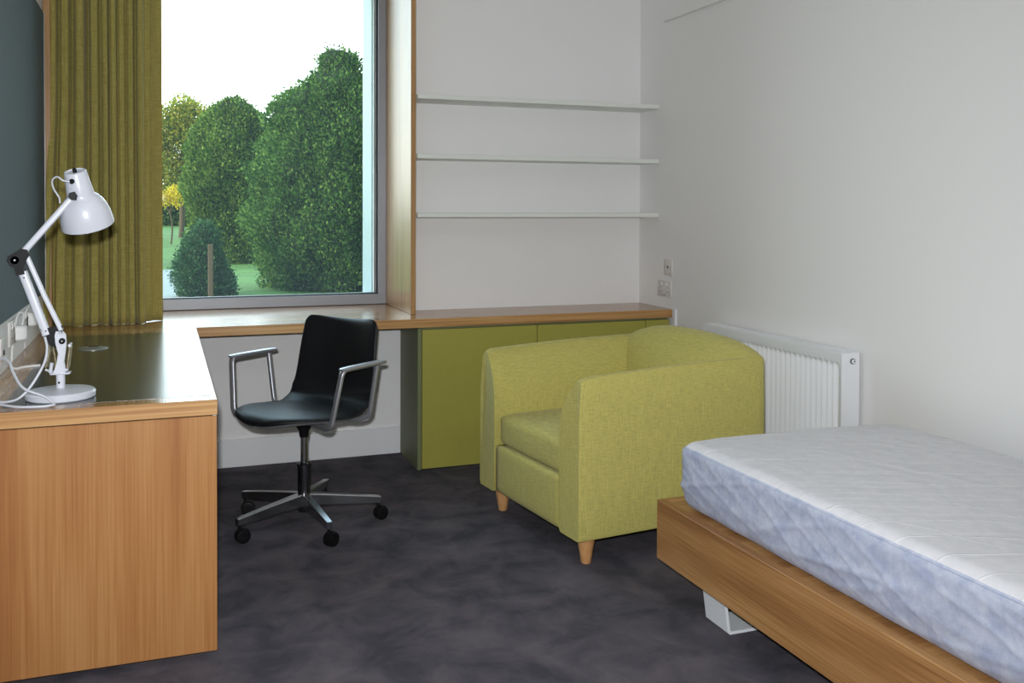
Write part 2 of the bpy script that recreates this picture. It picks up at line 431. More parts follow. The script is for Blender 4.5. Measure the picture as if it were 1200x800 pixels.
# writing inset: a thin inlay
b = B(); bx(b, -.402, XD-.012, 2.846, 4.335, TOP-.002, TOP+.0006, .0003, 1); obj('writing_inset', b, M['inset'], desk, True)
b = B(); 
lathe(b, [(0, 0), (.052, 0), (.052, .0025), (.049, .004), (.0, .004)], 40, Matrix.Translation((-.243, 3.922, TOP+.0006)))
gr = obj('cable_grommet', b, plain('grommet_grey', lin(150, 152, 142), .35, .4), desk, True, smooth=30)
b = B(); bx(b, -.262, -.224, 3.945, 3.966, TOP+.0045, TOP+.0056); obj('cable_slot', b, M['gap'], gr, True)

# ------------------------------------------------------------------ cupboards
def cupboard(x0, x1, label, narrow=False, side=False):
    c = thing('cupboard', label, 'cupboard', ((x0+x1)/2, 4.65, 0), group='green cupboards under the worktop')
    b = B(); t = .018; y0, y1, zt = YW+.032, YB-.001, TOP-TK-.004
    bx(b, x0+.002, x0+t, y0, y1, .004, zt); bx(b, x1-t, x1-.002, y0, y1, .004, zt)
    if x1-x0 > .1:
        bx(b, x0+t, x1-t, y0, y1, .05, .068); bx(b, x0+t, x1-t, y0, y1, zt-t, zt); bx(b, x0+t, x1-t, y1-.008, y1, .068, zt-t)
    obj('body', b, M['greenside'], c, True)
    b = B(); bx(b, x0+.0018, x1-.0018, YW+.01, YW+.03, .006, zt-.008, .001, 1)
    obj('door' if not narrow else 'filler_panel', b, M['green'], c, True)
    if side:
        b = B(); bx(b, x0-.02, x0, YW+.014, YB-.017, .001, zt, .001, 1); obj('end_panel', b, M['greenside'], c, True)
    return c
CX0 = 1.166
cupboard(CX0+.02, 1.79, 'green cupboard at the left end, its grey-green side facing the swivel chair', side=True)
cupboard(1.79, 2.407, 'green cupboard directly behind the green armchair, second from the left')
cupboard(2.407, XR-.014, 'very narrow green cupboard front in the corner against the right wall', narrow=True)

# ------------------------------------------------------------------ shelves
for z, lab in ((1.846, 'highest of the three thin white wall shelves'), (1.548, 'middle of the three thin white wall shelves'), (1.253, 'lowest white wall shelf, nearest the worktop')):
    b = B(); bx(b, 1.2025, XR-.001, 4.617, YB-.001, z-.023, z, .0015, 1)
    o = obj('shelf', b, M['shelf'], origin=(1.88, 4.73, z-.023)); tag(o, lab, 'shelf', 'white wall shelves in the alcove')

# ------------------------------------------------------------------ pinboard
pb = thing('pinboard', 'large dark blue-grey pinboard on the left wall above the desk', 'pinboard', (XL, 3.5, .905))
b = B(); bx(b, XL+.0005, XL+.0125, 2.15, 4.60, .906, 2.12, .001, 1); obj('board', b, M['pinboard'], pb, True)
b = B()
bx(b, XL+.0005, XL+.0145, 4.600, 4.606, .902, 2.124, .001, 1); obj('edge_trim', b, M['alu'], pb, True)
b = B(); bx(b, XL+.0005, XL+.0145, 2.142, 2.15, .902, 2.124, .001, 1); obj('edge_trim', b, M['alu'], pb, True)

# ------------------------------------------------------------------ sockets
def double_socket(M4, parent, dark_mark=True):
    """plate in its own x (across) / z (up) plane, y out of the wall; M4 places it"""
    b = B(); bx(b, -.073, .073, 0, .009, -.043, .043, .003); b.transform(M4); pl = obj('face_plate', b, M['socket'], parent, True, smooth=40)
    for s in (-1, 1):
        b = B(); bx(b, s*.026-.008, s*.026+.008, .009, .0125, .016, .034, .001, 1); b.transform(M4); obj('switch', b, M['plug'], parent, True)
        b = B()
        bx(b, s*.038-.002, s*.038+.002, .0085, .0096, .004, .012)
        for q in (-1, 1): bx(b, s*.038+q*.011-.0035, s*.038+q*.011+.0035, .0085, .0096, -.018, -.014)
        b.transform(M4); obj('pin_hole', b, M['hole'], parent, True)
        b = B(); lathe(b, [(0, 0), (.003, 0), (.003, .001), (0, .001)], 12, M4 @ place((s*.0655, .009, 0), (0, 1, 0))); obj('screw', b, M['steel'], parent, True)
    if dark_mark:
        b = B(); bx(b, -.012, .010, .0088, .0096, -.036, -.0335); b.transform(M4); obj('maker_mark', b, M['hole'], parent, True)
def wall_M(x, y, z, facing):   # facing +1: out of the left wall, -1: out of the right wall
    return Matrix.Translation((x, y, z)) @ Matrix.Rotation(-facing*PI/2, 4, 'Z')
s = thing('double_socket', 'white double power socket low on the right wall just above the worktop end', 'socket', (XR, 4.54, .845))
double_socket(wall_M(XR, 4.54, .845, -1), s)
s = thing('data_socket', 'small square white aerial outlet above the double socket on the right wall', 'socket', (XR, 4.503, .963))
m4 = wall_M(XR, 4.503, .963, -1)
b = B(); bx(b, -.043, .043, 0, .009, -.043, .043, .003); b.transform(m4); obj('face_plate', b, M['socket'], s, True, smooth=40)
b = B(); bx(b, -.006, .006, .0085, .0098, -.006, .007); b.transform(m4); obj('jack', b, M['hole'], s, True)
for q in (-1, 1):
    b = B(); lathe(b, [(0, 0), (.003, 0), (.003, .001), (0, .001)], 12, m4 @ place((q*.03, .009, 0), (0, 1, 0))); obj('screw', b, M['steel'], s, True)

def plug(x, y, z, name_label, grp, cable_to):
    p = thing('power_plug', name_label, 'plug', (x, y, z), group=grp)
    b = B()
    R = []
    for d, w, h in ((0, .024, .026), (.012, .024, .026), (.028, .021, .024), (.034, .016, .019)):
        R.append([Vector((x+d, y+a*w, z+c*h)) for a, c in ((-1, -.8), (-.8, -1), (.8, -1), (1, -.8), (1, .8), (.8, 1), (-.8, 1), (-1, .8))])
    rings(b, R); obj('plug_body', b, M['plug'], p, True, smooth=30)
    b = B(); tube(b, smooth_path(cable_to), .0032, 8); obj('cable', b, M['plug'], p, True, smooth=80)
xs = XL+.0005
s = thing('double_socket', 'white double power socket on the left wall behind the lamp, nearer the camera', 'socket', (XL, 3.66, .845))
double_socket(wall_M(XL, 3.66, .845, 1), s, False)
plug(XL+.014, 3.69, .84, 'white power plug with a cable arching up, beside the lower lamp arm', 'plugs in the left wall sockets',
     [(XL+.03, 3.70, .862), (XL+.034, 3.71, .885), (XL+.028, 3.73, .905), (XL+.012, 3.72, .892), (XL+.006, 3.66, .80), (XL+.006, 3.64, .747)])
s = thing('double_socket', 'white double power socket on the left wall, far end beside the curtain', 'socket', (XL, 4.0, .845))
double_socket(wall_M(XL, 4.0, .845, 1), s, False)
plug(XL+.014, 4.03, .85, 'small white power plug farther back, nearly hidden behind the lamp arm', 'plugs in the left wall sockets',
     [(XL+.03, 4.03, .872), (XL+.034, 4.03, .89), (XL+.02, 4.0, .905), (XL+.008, 3.97, .87), (XL+.006, 3.97, .80), (XL+.006, 3.98, .747)])
b = B(); tube(b, smooth_path([(XL+.006, 3.46, .80), (XL+.012, 3.47, .775), (XL+.03, 3.50, .7445), (-.43, 3.53, .7438), (-.385, 3.55, .7438)]), .0042, 10)
o = obj('data_cable', b, M['plug'], origin=(-.43, 3.53, TOP), smooth=80); tag(o, 'short loose white cable end lying on the desk against the left wall', 'cable')
s = thing('data_socket', 'small white data outlet with thin leads, lowest on the left wall near the frame edge', 'socket', (XL, 3.44, .815))
m4 = wall_M(XL, 3.44, .815, 1)
b = B(); bx(b, -.043, .043, 0, .009, -.043, .043, .003); b.transform(m4); obj('face_plate', b, M['socket'], s, True, smooth=40)
b = B(); bx(b, -.009, .009, .0085, .012, -.016, .0); b.transform(m4); obj('jack', b, M['hole'], s, True)

# ------------------------------------------------------------------ desk lamp
LX, LY = -.268, 2.95
lamp = thing('desk_lamp', 'white articulated desk lamp with round base standing on the desk', 'lamp', (LX, LY, TOP+.0006))
W = lambda x, z, dy=0: Vector((x, LY+dy, z))
b = B(); zb = TOP+.0010
lathe(b, [(0, zb), (.087, zb), (.0905, zb+.003), (.0915, zb+.016), (.0875, zb+.021), (.06, zb+.026), (.016, zb+.028), (0, zb+.028)], 64, Matrix.Translation((LX, LY, 0)))
obj('base', b, M['lampwhite'], lamp, True, smooth=40)
b = B(); lathe(b, [(0, .766), (.0115, .766), (.0115, .81), (0, .81)], 24, Matrix.Translation((LX, LY, 0))); st = obj('stem', b, M['lampwhite'], lamp, True, smooth=40)
b = B(); lathe(b, [(0, 0), (.003, 0), (.003, .002), (0, .002)], 10, place((LX-.003, LY-.0115, .785), (0, -1, 0))); obj('screw', b, M['black'], st, True)
# bracket: bottom tray and two bent uprights
b = B()
bx(b, LX-.026, LX+.026, LY-.017, LY+.017, .808, .813, .0015, 1)
for dy in (-.016, .016):
    R = []
    for x, z, w in ((LX-.002, .811, .016), (LX+.000, .84, .0085), (LX+.004, .868, .0085), (LX+.002, .895, .013), (LX+.000, .918, .013), (LX-.004, .93, .006)):
        R.append([Vector((x-w, LY+dy-.0015, z)), Vector((x+w, LY+dy-.0015, z)), Vector((x+w, LY+dy+.0015, z)), Vector((x-w, LY+dy+.0015, z))])
    rings(b, R)
tube(b, [W(LX-.026, .812), W(LX-.022, .84)], .005, 8)
obj('bracket', b, M['lampwhite'], lamp, True, smooth=40)
for dy in (-1, 1):
    b = B(); lathe(b, [(0, 0), (.0085, 0), (.0085, .005), (.004, .007), (0, .007)], 18, place((LX+.006, LY+dy*.018, .903), (0, dy, 0))); k = obj('knob', b, M['black'], lamp, True, smooth=40)
    b = B(); lathe(b, [(0, 0), (.002, 0), (.002, .001), (0, .001)], 10, place((LX+.006, LY+dy*.025, .903), (0, dy, 0))); obj('screw', b, M['steel'], k, True)
# black lower joint
def plate(bm, pts, y0, y1):
    rings(bm, [[Vector((x, y0, z)) for x, z in pts], [Vector((x, y1, z)) for x, z in pts]])
b = B()
plate(b, [(-.318, .938), (-.262, .944), (-.262, .932), (-.278, .925), (-.282, .905), (-.272, .884), (-.286, .880), (-.302, .905)], LY-.011, LY-.004)
plate(b, [(-.318, .938), (-.262, .944), (-.262, .932), (-.278, .925), (-.282, .905), (-.272, .884), (-.286, .880), (-.302, .905)], LY+.004, LY+.011)
obj('lower_joint', b, M['black'], lamp, True)
# springs: coils
def spring(p0, p1, r=.0040, turns=20):
    p0, p1 = Vector(p0), Vector(p1); d = p1-p0; s, t = frame_for(d); n = turns*8; P = [p0]
    for i in range(n+1):
        a = i/8*2*PI; P.append(p0+d*(.06+.88*i/n)+(s*math.cos(a)+t*math.sin(a))*r)
    P.append(p1); bm = B(); tube(bm, P, .0015, 6); return bm
for (x0, z0, x1, z1, dy) in ((-.293, .897, -.306, .822, .010), (-.286, .888, -.276, .822, -.010), (-.243, .888, -.250, .822, -.012), (-.243, .888, -.250, .822, .012)):
    obj('spring', spring(W(x0, z0, dy), W(x1, z1, dy)), M['spring'], lamp, True, smooth=80)
for p, q, rr in ((W(-.308, .820, .010), W(-.286, .812, .010), .003), (W(-.243, .889, -.020), W(-.243, .889, .020), .0045), (W(-.25, .821, -.016), W(-.25, .821, .016), .003)):
    b = B(); tube(b, [p, q], rr, 8); obj('spring_pin', b, M['lampwhite'], lamp, True, smooth=40)
# arms
b = B(); tube(b, [W(-.302, .920), W(-.362, 1.098)], .0118, 16, power=4, sx=1.0); A = obj('lower_arm', b, M['lampwhite'], lamp, True, smooth=40)
for q in ((-.3035, .932), (-.3575, 1.082)):
    b = B(); lathe(b, [(0, 0), (.0022, 0), (.0022, .001), (0, .001)], 10, place(W(q[0], q[1], -.012), (0, -1, 0))); obj('screw', b, M['black'], A, True)
b = B()
for dy in (-.010, .010): tube(b, [W(-.2655, .932, dy), W(-.308, 1.03, dy), W(-.352, 1.143, dy)], .0055, 12, power=4, sx=.55)
obj('parallel_rod', b, M['lampwhite'], lamp, True, smooth=40)
for q, rr in (((-.2665, .926), .0058), ((-.351, 1.141), .003)):
    b = B(); lathe(b, [(0, 0), (rr, 0), (rr, .004), (0, .004)], 14, place(W(q[0], q[1], -.0135), (0, -1, 0))); obj('rod_pivot', b, M['black'], lamp, True, smooth=40)
b = B()
EP = [(-.349, 1.160), (-.366, 1.163), (-.384, 1.150), (-.397, 1.142), (-.400, 1.128), (-.392, 1.116), (-.381, 1.110), (-.377, 1.088), (-.355, 1.092), (-.360, 1.112), (-.353, 1.126), (-.343, 1.145)]
plate(b, EP, LY-.014, LY-.009); plate(b, EP, LY+.009, LY+.014)
lathe(b, [(0, -.014), (.011, -.014), (.011, .014), (0, .014)], 24, place(W(-.380, 1.131), (0, 1, 0)))
el = obj('elbow_joint', b, M['black'], lamp, True, smooth=30)
b = B(); lathe(b, [(0, 0), (.0025, 0), (.0025, .001), (0, .001)], 10, place(W(-.380, 1.131, -.0142), (0, -1, 0))); obj('screw', b, M['steel'], el, True)
b = B(); tube(b, [W(-.362, 1.150), W(-.240, 1.300)], .0088, 16, power=4); obj('upper_arm', b, M['lampwhite'], lamp, True, smooth=40)
# shade
sd = Vector((.034, .060, -.170)).normalized(); sp = Vector((-.2285, LY, 1.3800)); SM = place(sp, sd)
b = B()
lathe(b, [(r_*.90, z_*.97) for r_, z_ in [(0, .004), (.028, .004), (.0305, 0), (.033, .003), (.0405, .068), (.042, .076), (.051, .083), (.061, .096), (.070, .113), (.076, .134), (.079, .155), (.0795, .170), (.078, .171), (.0775, .156), (.0745, .135), (.0685, .115), (.060, .099), (.049, .086), (.037, .079), (.034, .07), (0, .07)]], 56, SM)
sh = obj('shade', b, M['lampwhite'], lamp, True, smooth=50)
b = B(); lathe(b, [(0, 0), (.0055, 0), (.0055, -.010), (.003, -.013), (0, -.013)], 14, SM @ Matrix.Translation((0, 0, .004))); obj('switch', b, M['black'], sh, True, smooth=40)
b = B(); lathe(b, [(0, .090), (.016, .09), (.016, .10), (.027, .125), (.029, .145), (.02, .165), (0, .172)], 24, SM); obj('bulb', b, plain('bulb_glass', lin(236, 236, 230), .3), sh, True, smooth=60)
b = B(); lathe(b, [(0, 0), (.0075, 0), (.0065, .004), (0, .004)], 18, place(Vector((-.2335, LY-.031, 1.350)), (-.2, -1, .1))); obj('cable_gland', b, M['black'], sh, True, smooth=40)
b = B()
plate(b, [(-.240, 1.318), (-.226, 1.322), (-.219, 1.310), (-.222, 1.297), (-.236, 1.299), (-.243, 1.307)], LY-.039, LY-.033)
tube(b, [W(-.232, 1.306, -.034), W(-.236, 1.304, 0)], .006, 10)
obj('shade_joint', b, M['black'], lamp, True)
b = B(); tube(b, smooth_path([(-.2395, LY-.036, 1.349), (-.255, LY-.044, 1.352), (-.270, LY-.04, 1.362), (-.283, LY-.03, 1.352), (-.281, LY-.02, 1.33), (-.268, LY-.012, 1.305), (-.266, LY-.009, 1.289)]), .0024, 10); obj('shade_cable', b, M['lampwhite'], lamp, True, smooth=80)
b = B(); tube(b, smooth_path([(-.306, LY-.012, .915), (-.300, LY-.02, .885), (-.306, LY-.035, .845), (-.335, LY-.05, .79), (-.365, LY-.06, .757), (-.40, LY-.05, .746), (-.44, LY-.02, .745), (-.46, LY+.01, .745), (-.45, LY-.02, .745), (-.40, LY-.085, .745),
      (-.355, LY-.128, .745), (-.300, LY-.139, .745), (-.275, LY-.13, .746), (-.276, LY-.115, .748), (-.300, LY-.100, .765), (-.352, LY-.085, .788), (-.385, LY-.02, .822), (-.40, LY+.02, .846), (-.43, LY+.06, .852), (-.46, LY+.09, .835), (-.478, LY+.14, .80), (XL+.006, LY+.2, .75)], 10), .0034, 10)
obj('power_cable', b, M['lampwhite'], lamp, True, smooth=80)

# ------------------------------------------------------------------ curtain
cur = thing('curtain', 'pleated olive green curtain hanging at the left side of the window', 'curtain', (-.22, 4.72, .75))
b = B()
NU, NV = 260, 40
# fold centres across the cloth (0..1) and their depth: narrow pleats left, a broad flat panel right
def fold(u, v):
    lo = 1-v                               # 0 at the top, 1 at the hem
    ph = u*10.2 + .35*math.sin(u*9+1) + .10*math.sin(v*2.5+u*7)*lo
    am = .030*(1-.15*lo) if u < .80 else .030*max(0, (.86-u)/.06)
    am *= .78+.35*math.sin(u*23+2)
    am *= 1.25+.45*v
    y = am*(2*(abs(math.sin(PI*ph)))**.75-1)*-1
    y += .010*math.sin(u*17+v*3)*lo
    dx = .006*math.sin(4*PI*ph)
    return dx, y
R = []
for j in range(NV+1):
    v = 1-j/NV; row = []
    for i in range(NU+1):
        u = i/NU; dx, y = fold(u, v); lo = 1-v
        x = -.4545+.4605*u+dx*(1 if u < .9 else 0)
        x += -.040*max(0, 1-u/.25)*max(0, lo-.45)/.55
        Y = 4.715+y+.0*u
        Y -= .065*max(0, 1-u/.25)*max(0, min(1, (lo-.3)/.6))
        if u > .82: 
            q = (u-.82)/.18; Y += .055*math.sin(q*PI*.55)+.03*lo*q
        z = .7404 + (1.83)*v
        if u > .80: z += lo*(.004*math.sin((u-.80)/.2*PI))
        row.append(Vector((x, Y, z)))
    R.append(row)
rings(b, R, False, False, False)
o = obj('cloth', b, M['curtain'], cur, True, smooth=180)
md = o.modifiers.new('t', 'SOLIDIFY'); md.thickness = .0025; md.offset = 0
b = B(); bx(b, OX0+.002, OX1-.002, 4.70, 4.735, 2.584, 2.599, .001, 1); obj('track', b, M['trimwhite'], cur, True)

# ------------------------------------------------------------------ swivel chair (local: +y forward)
FW = math.radians(-142)
ch = thing('swivel_chair', 'black upholstered swivel chair with aluminium arms and five-star base on castors', 'chair', (.537, 3.868, 0), FW-PI/2)
SP = smooth_path([(0, .270, .452), (0, .22, .468), (0, .10, .468), (0, 0, .459), (0, -.10, .455), (0, -.165, .467), (0, -.205, .512), (0, -.225, .58), (0, -.245, .70), (0, -.268, .808)], 6)
cum = [0]
for p, q in zip(SP, SP[1:]): cum.append(cum[-1]+(q-p).length)
TOT = cum[-1]
def half_w(s):
    if s < .25: return .252*math.sqrt(max(0, 1-((.25-s)/.25)**2))
    if s < .38: return .252-(s-.25)/.13*.026
    if s < .52: return .226-(s-.38)/.14*.008
    w = .218-(s-.52)/(TOT-.52)*.018
    k = .04
    if s > TOT-k: w -= k*(1-math.sqrt(max(0, 1-((s-(TOT-k))/k)**2)))
    return w
def seat_surface(off_top, off_bot, shrink):
    b = B(); NUc = 24; top = []; bot = []
    S = [0]; 
    n = 60
    S = [TOT*(.5-.5*math.cos(PI*i/n)) if False else TOT*i/n for i in range(n+1)]
    S = sorted(set([0, .002, .005, .01]+S+[TOT-.002, TOT-.006, TOT-.012, TOT-.02]))
    for s in S:
        i = max(k for k in range(len(cum)) if cum[k] <= s+1e-9); i = min(i, len(cum)-2)
        t = (s-cum[i])/(cum[i+1]-cum[i]); c = SP[i].lerp(SP[i+1], t); d = (SP[min(i+2, len(SP)-1)]-SP[max(i-1, 0)]).normalized()
        nrm = Vector((0, d.z, -d.y)) if True else None
        if nrm.z < 0 and nrm.y < 0: nrm = -nrm
        w = max(.0, half_w(s)-shrink)
        back = min(1, max(0, (s-.36)/.12))
        rt_, rb_ = [], []
        for k in range(NUc+1):
            u = math.sin(PI*(k/NUc-.5)); x = u*w
            curve = back*.045*(u*u) + (1-back)*(-.006*(1-u*u))
            p = c+Vector((x, 0, 0))+nrm*curve
            endf = min(1, s/.05, (TOT-s)/.03); edge = (max(0, 1-u**4)**.5)*(math.sqrt(max(0, 1-(1-endf)**2)))
            rt_.append(p+nrm*off_top*edge); rb_.append(p-nrm*off_bot*edge)
        top.append(rt_); bot.append(rb_)
    rings(b, top, False, False, False); rings(b, bot, False, False, False)
    bmesh.ops.remove_doubles(b, verts=b.verts, dist=.0003)
    return b
obj('upholstery', seat_surface(.022, .008, 0), M['blackcloth'], ch, smooth=180)
b = seat_surface(-.006, .020, .004); obj('shell', b, M['shellgrey'], ch, smooth=180)
b = B(); lathe(b, [(0, .355), (.017, .355), (.020, .38), (.034, .402), (.038, .434), (0, .434)], 28); obj('seat_mount', b, M['black'], ch, smooth=40)
b = B(); lathe(b, [(0, .24), (.0135, .24), (.0135, .36), (0, .36)], 28); obj('gas_lift', b, M['chrome'], ch, smooth=40)
b = B(); lathe(b, [(0, .055), (.022, .055), (.024, .06), (.0255, .075), (.0255, .236), (.0285, .238), (.0285, .248), (.022, .252), (0, .252)], 32); obj('column', b, M['darkchrome'], ch, smooth=40)
for sx in (-1, 1):
    P = round_corners([(sx*.06, .05, .434), (sx*.235, .118, .440), (sx*.264, .128, .452), (sx*.300, .105, .664), (sx*.300, -.10, .664)], .022, 5)
    b = B(); tube(b, P, .0105, 14, power=3.2, sx=.75, sy=1.15)
    P2 = round_corners([(sx*.06, -.05, .432), (sx*.225, -.09, .436), (sx*.264, -.095, .455), (sx*.299, -.098, .658)], .03, 5)
    tube(b, P2, .0095, 14, power=3.2)
    arm = obj('armrest', b, M['alu'], ch, smooth=60)
    b = B(); R = []
    for y, w, h in ((.116, .009, .004), (.108, .013, .0065), (.06, .015, .008), (-.08, .018, .008), (-.132, .018, .007), (-.138, .015, .003)):
        z = .668
        R.append([Vector((sx*.300+math.copysign(abs(math.cos(a))**.6, math.cos(a))*w, y, z+math.copysign(abs(math.sin(a))**.6, math.sin(a))*h)) for a in [2*PI*(k+.5)/16 for k in range(16)]])
    rings(b, R); obj('arm_pad', b, M['alu'], arm, smooth=60)
for k in range(5):
    aw = math.radians(-80+72*k); al = aw-(FW-PI/2); d = Vector((math.cos(al), math.sin(al), 0)); s_ = Vector((-d.y, d.x, 0))
    b = B(); R = []
    for r, w, zt, hh in ((.012, .019, .128, .050), (.05, .0175, .126, .050), (.18, .0145, .112, .038), (.300, .0120, .098, .030), (.308, .0105, .096, .026)):
        c = d*r; e = .18
        R.append([c+s_*w*a+Vector((0, 0, zt-hh/2+hh/2*q)) for a, q in ((-1, -1+e), (-1+e, -1), (1-e, -1), (1, -1+e), (1, 1-e), (1-e, 1), (-1+e, 1), (-1, 1-e))])
    rings(b, R); leg = obj('base_arm', b, M['chrome'], ch, smooth=25)
    cs = d*.297
    b = B(); th = al+[.5, -1.1, .9, 2.2, 1.4][k]; wd = Vector((math.cos(th), math.sin(th), 0))  # wheel axle direction
    off = Vector((-wd.y, wd.x, 0))*.012
    lathe(b, [(0, .045), (.006, .045), (.006, .078), (0, .078)], 14, Matrix.Translation(cs))
    for q in (-1, 1):
        Mw = place(cs+off+wd*q*.011+Vector((0, 0, .0275)), wd)
        lathe(b, [(0, -.009), (.020, -.009), (.0262, -.006), (.0275, -.002), (.0275, .003), (.0262, .007), (.02, .009), (.008, .0075), (0, .0075)], 28, Mw)
    R = []
    for i in range(9):
        a = PI*(.02+.96*i/8); p = cs+off+off.normalized()*math.cos(a)*-.030+Vector((0, 0, .0275+.030*math.sin(a)))
        q2 = cs+off+off.normalized()*math.cos(a)*-.020+Vector((0, 0, .0275+.020*math.sin(a)))
        R.append([p-wd*.006, p+wd*.006, q2+wd*.006, q2-wd*.006])
    rings(b, R)
    obj('castor', b, M['black'], leg, smooth=40)

# ------------------------------------------------------------------ armchair (local: x across, +y rear, from its front edge)
AR = Vector((.993, .12, 0)).normalized(); arz = math.atan2(AR.y, AR.x)-PI/2
AF = Vector((1.321, 3.429, 0))
ac = thing('armchair', 'square lime green fabric tub armchair with tapered beech feet', 'armchair', tuple(AF), arz)
WA, DA = .408, .850         # half width, depth
ZB_ = .105
def arm_section(s, y, ztop, zb=ZB_, thick=.135, inset=0.0):
    """closed section of an arm in x/z at depth y; s = side"""
    pts = []
    xo = WA-inset
    # outer face up
    for t in (0, .03, .25, .5, .75, .95): pts.append((xo-(.006 if t == 0 else 0)-.006*max(0, t-.5)**2*4, zb+t*(ztop-zb)))
    # rolled thin top
    pts += [(xo-.009, ztop-.005), (xo-.018, ztop), (xo-.040, ztop-.003), (xo-.055, ztop-.016)]
    # inner face curves inward going down
    for t in (.90, .8, .68, .55, .42): 
        k = (1-t); pts.append((xo-.055-(thick-.055)*math.sin(min(1, k/.32)*PI/2), zb+t*(ztop-zb)))
    pts += [(xo-thick, zb+.2*(ztop-zb)), (xo-thick, zb+.01), (xo-thick+.008, zb)]
    return [Vector((s*x, y, z)) for x, z in pts]
LEAN = lambda z, z1: .014*max(0, (z-.42)/(z1-.42))**3
for s_ in (1, -1):
    b = B(); R = []
    for y, zt, ins in ((.030, .655, .010), (.012, .668, .003), (.03, .678, 0), (.06, .683, 0), (.2, .690, 0), (.4, .698, 0), (.6, .702, 0), (.80, .704, 0), (.838, .702, .002), (.850, .694, .008)):
        sec = arm_section(s_, y, zt, inset=ins)
        if y <= .03 and ins:       # the front edge leans back towards its top
            zb, z1 = ZB_, zt
            sec = [Vector((p.x, (.0 if ins == .003 else .006)+LEAN(p.z, z1), p.z)) for p in sec]
            if ins == .010: sec = [Vector((p.x*1.0, p.y, p.z-.004 if p.z > .5 else p.z+.003)) for p in sec]
            if ins == .010:
                cx = sum(p.x for p in sec)/len(sec); sec = [Vector((cx+(p.x-cx)*.94, p.y-.006, p.z)) for p in sec]
        elif y == .03: sec = [Vector((p.x, .016+LEAN(p.z, zt)*1.05, p.z)) for p in sec]
        elif y == .06: sec = [Vector((p.x, .06+LEAN(p.z, zt)*.6, p.z)) for p in sec]
        R.append(sec)
    rings(b, R)
    bmesh.ops.triangulate(b, faces=[f for f in b.faces if len(f.verts) > 4])
    arm = obj('arm', b, M['chairfab'], ac, smooth=48)
    # piping line down the front corner of the arm
    b = B(); tube(b, smooth_path([(s_*(WA-.001), .012, .11), (s_*(WA), .012, .3), (s_*(WA-.001), .014, .45), (s_*(WA-.003), .016, .58), (s_*(WA-.006), .026, .655), (s_*(WA-.014), .050, .684)]), .0022, 8)
    obj('seam', b, M['chairfab'], arm, smooth=80)
def cushion(x0, x1, y0, y1, z0, z1, r, crown=.0, nx=16, ny=16, belly=0.):
    b = B(); 
    bx(b, x0, x1, y0, y1, z0, z1)
    bmesh.ops.subdivide_edges(b, edges=b.edges[:], cuts=nx, use_grid_fill=True)
    cx, cy, cz = (x0+x1)/2, (y0+y1)/2, (z0+z1)/2; hx, hy, hz = (x1-x0)/2, (y1-y0)/2, (z1-z0)/2
    for v in b.verts:
        p = v.co; q = Vector((max(-hx+r, min(hx-r, p.x-cx)), max(-hy+r, min(hy-r, p.y-cy)), max(-hz+r, min(hz-r, p.z-cz))))
        d = Vector((p.x-cx, p.y-cy, p.z-cz))-q
        if d.length > 1e-6: 
            q += d.normalized()*r
        u = q.x/hx; w = q.y/hy; t = q.z/hz
        q.z += crown*(1-u*u)*(1-w*w)*(1 if t > 0 else 0)
        q.y -= belly*(1-u*u)*(1-t*t)*(1 if w < 0 else 0)
        v.co = Vector((cx, cy, cz))+q
    return b
iw = WA-.135+.002
obj('seat_cushion', cushion(-iw, iw, .022, .66, .30, .426, .028, .012, belly=.006), M['chairfab'], ac, smooth=180)
obj('front_panel', cushion(-iw, iw, .006, .09, ZB_+.002, .300, .012, 0, nx=10, belly=.004), M['chairfab'], ac, smooth=180)
b = B(); bx(b, -iw, iw, .09, .83, ZB_+.004, .298, .004); obj('seat_frame', b, M['chairfab'], ac)
# back: leans and rolls to a thin crown at the rear
b = B(); R = []
bw = WA-.012
n = 22
for i in range(n+1):
    u = -1+2*i/n; x = u*bw; a_ = abs(u)
    ed = 0 if a_ < .999 else .004
    zt = .768-.056*a_**3-ed
    yf = .63
    sec = [(yf, ZB_+.1), (yf, .30), (yf+.006, .42), (yf+.020, .52), (yf+.040, .60), (yf+.068, .66), (yf+.105, zt-.026), (yf+.140, zt-.006), (yf+.180, zt), (.846, zt-.010), (.850, zt-.03), (.850, .4), (.850, ZB_+.02), (.846, ZB_), (.70, ZB_)]
    R.append([Vector((x, y, z)) for y, z in sec])
rings(b, R)
obj('back', b, M['chairfab'], ac, smooth=50)
for x, y in ((-.335, .075), (.335, .075), (-.335, .77), (.335, .77)):
    b = B(); lathe(b, [(0, 0), (.017, 0), (.019, .003), (.026, .05), (.033, .09), (.035, .104), (0, .104)], 28, Matrix.Translation((x, y, 0)))
    obj('foot', b, M['beech'], ac, smooth=40)

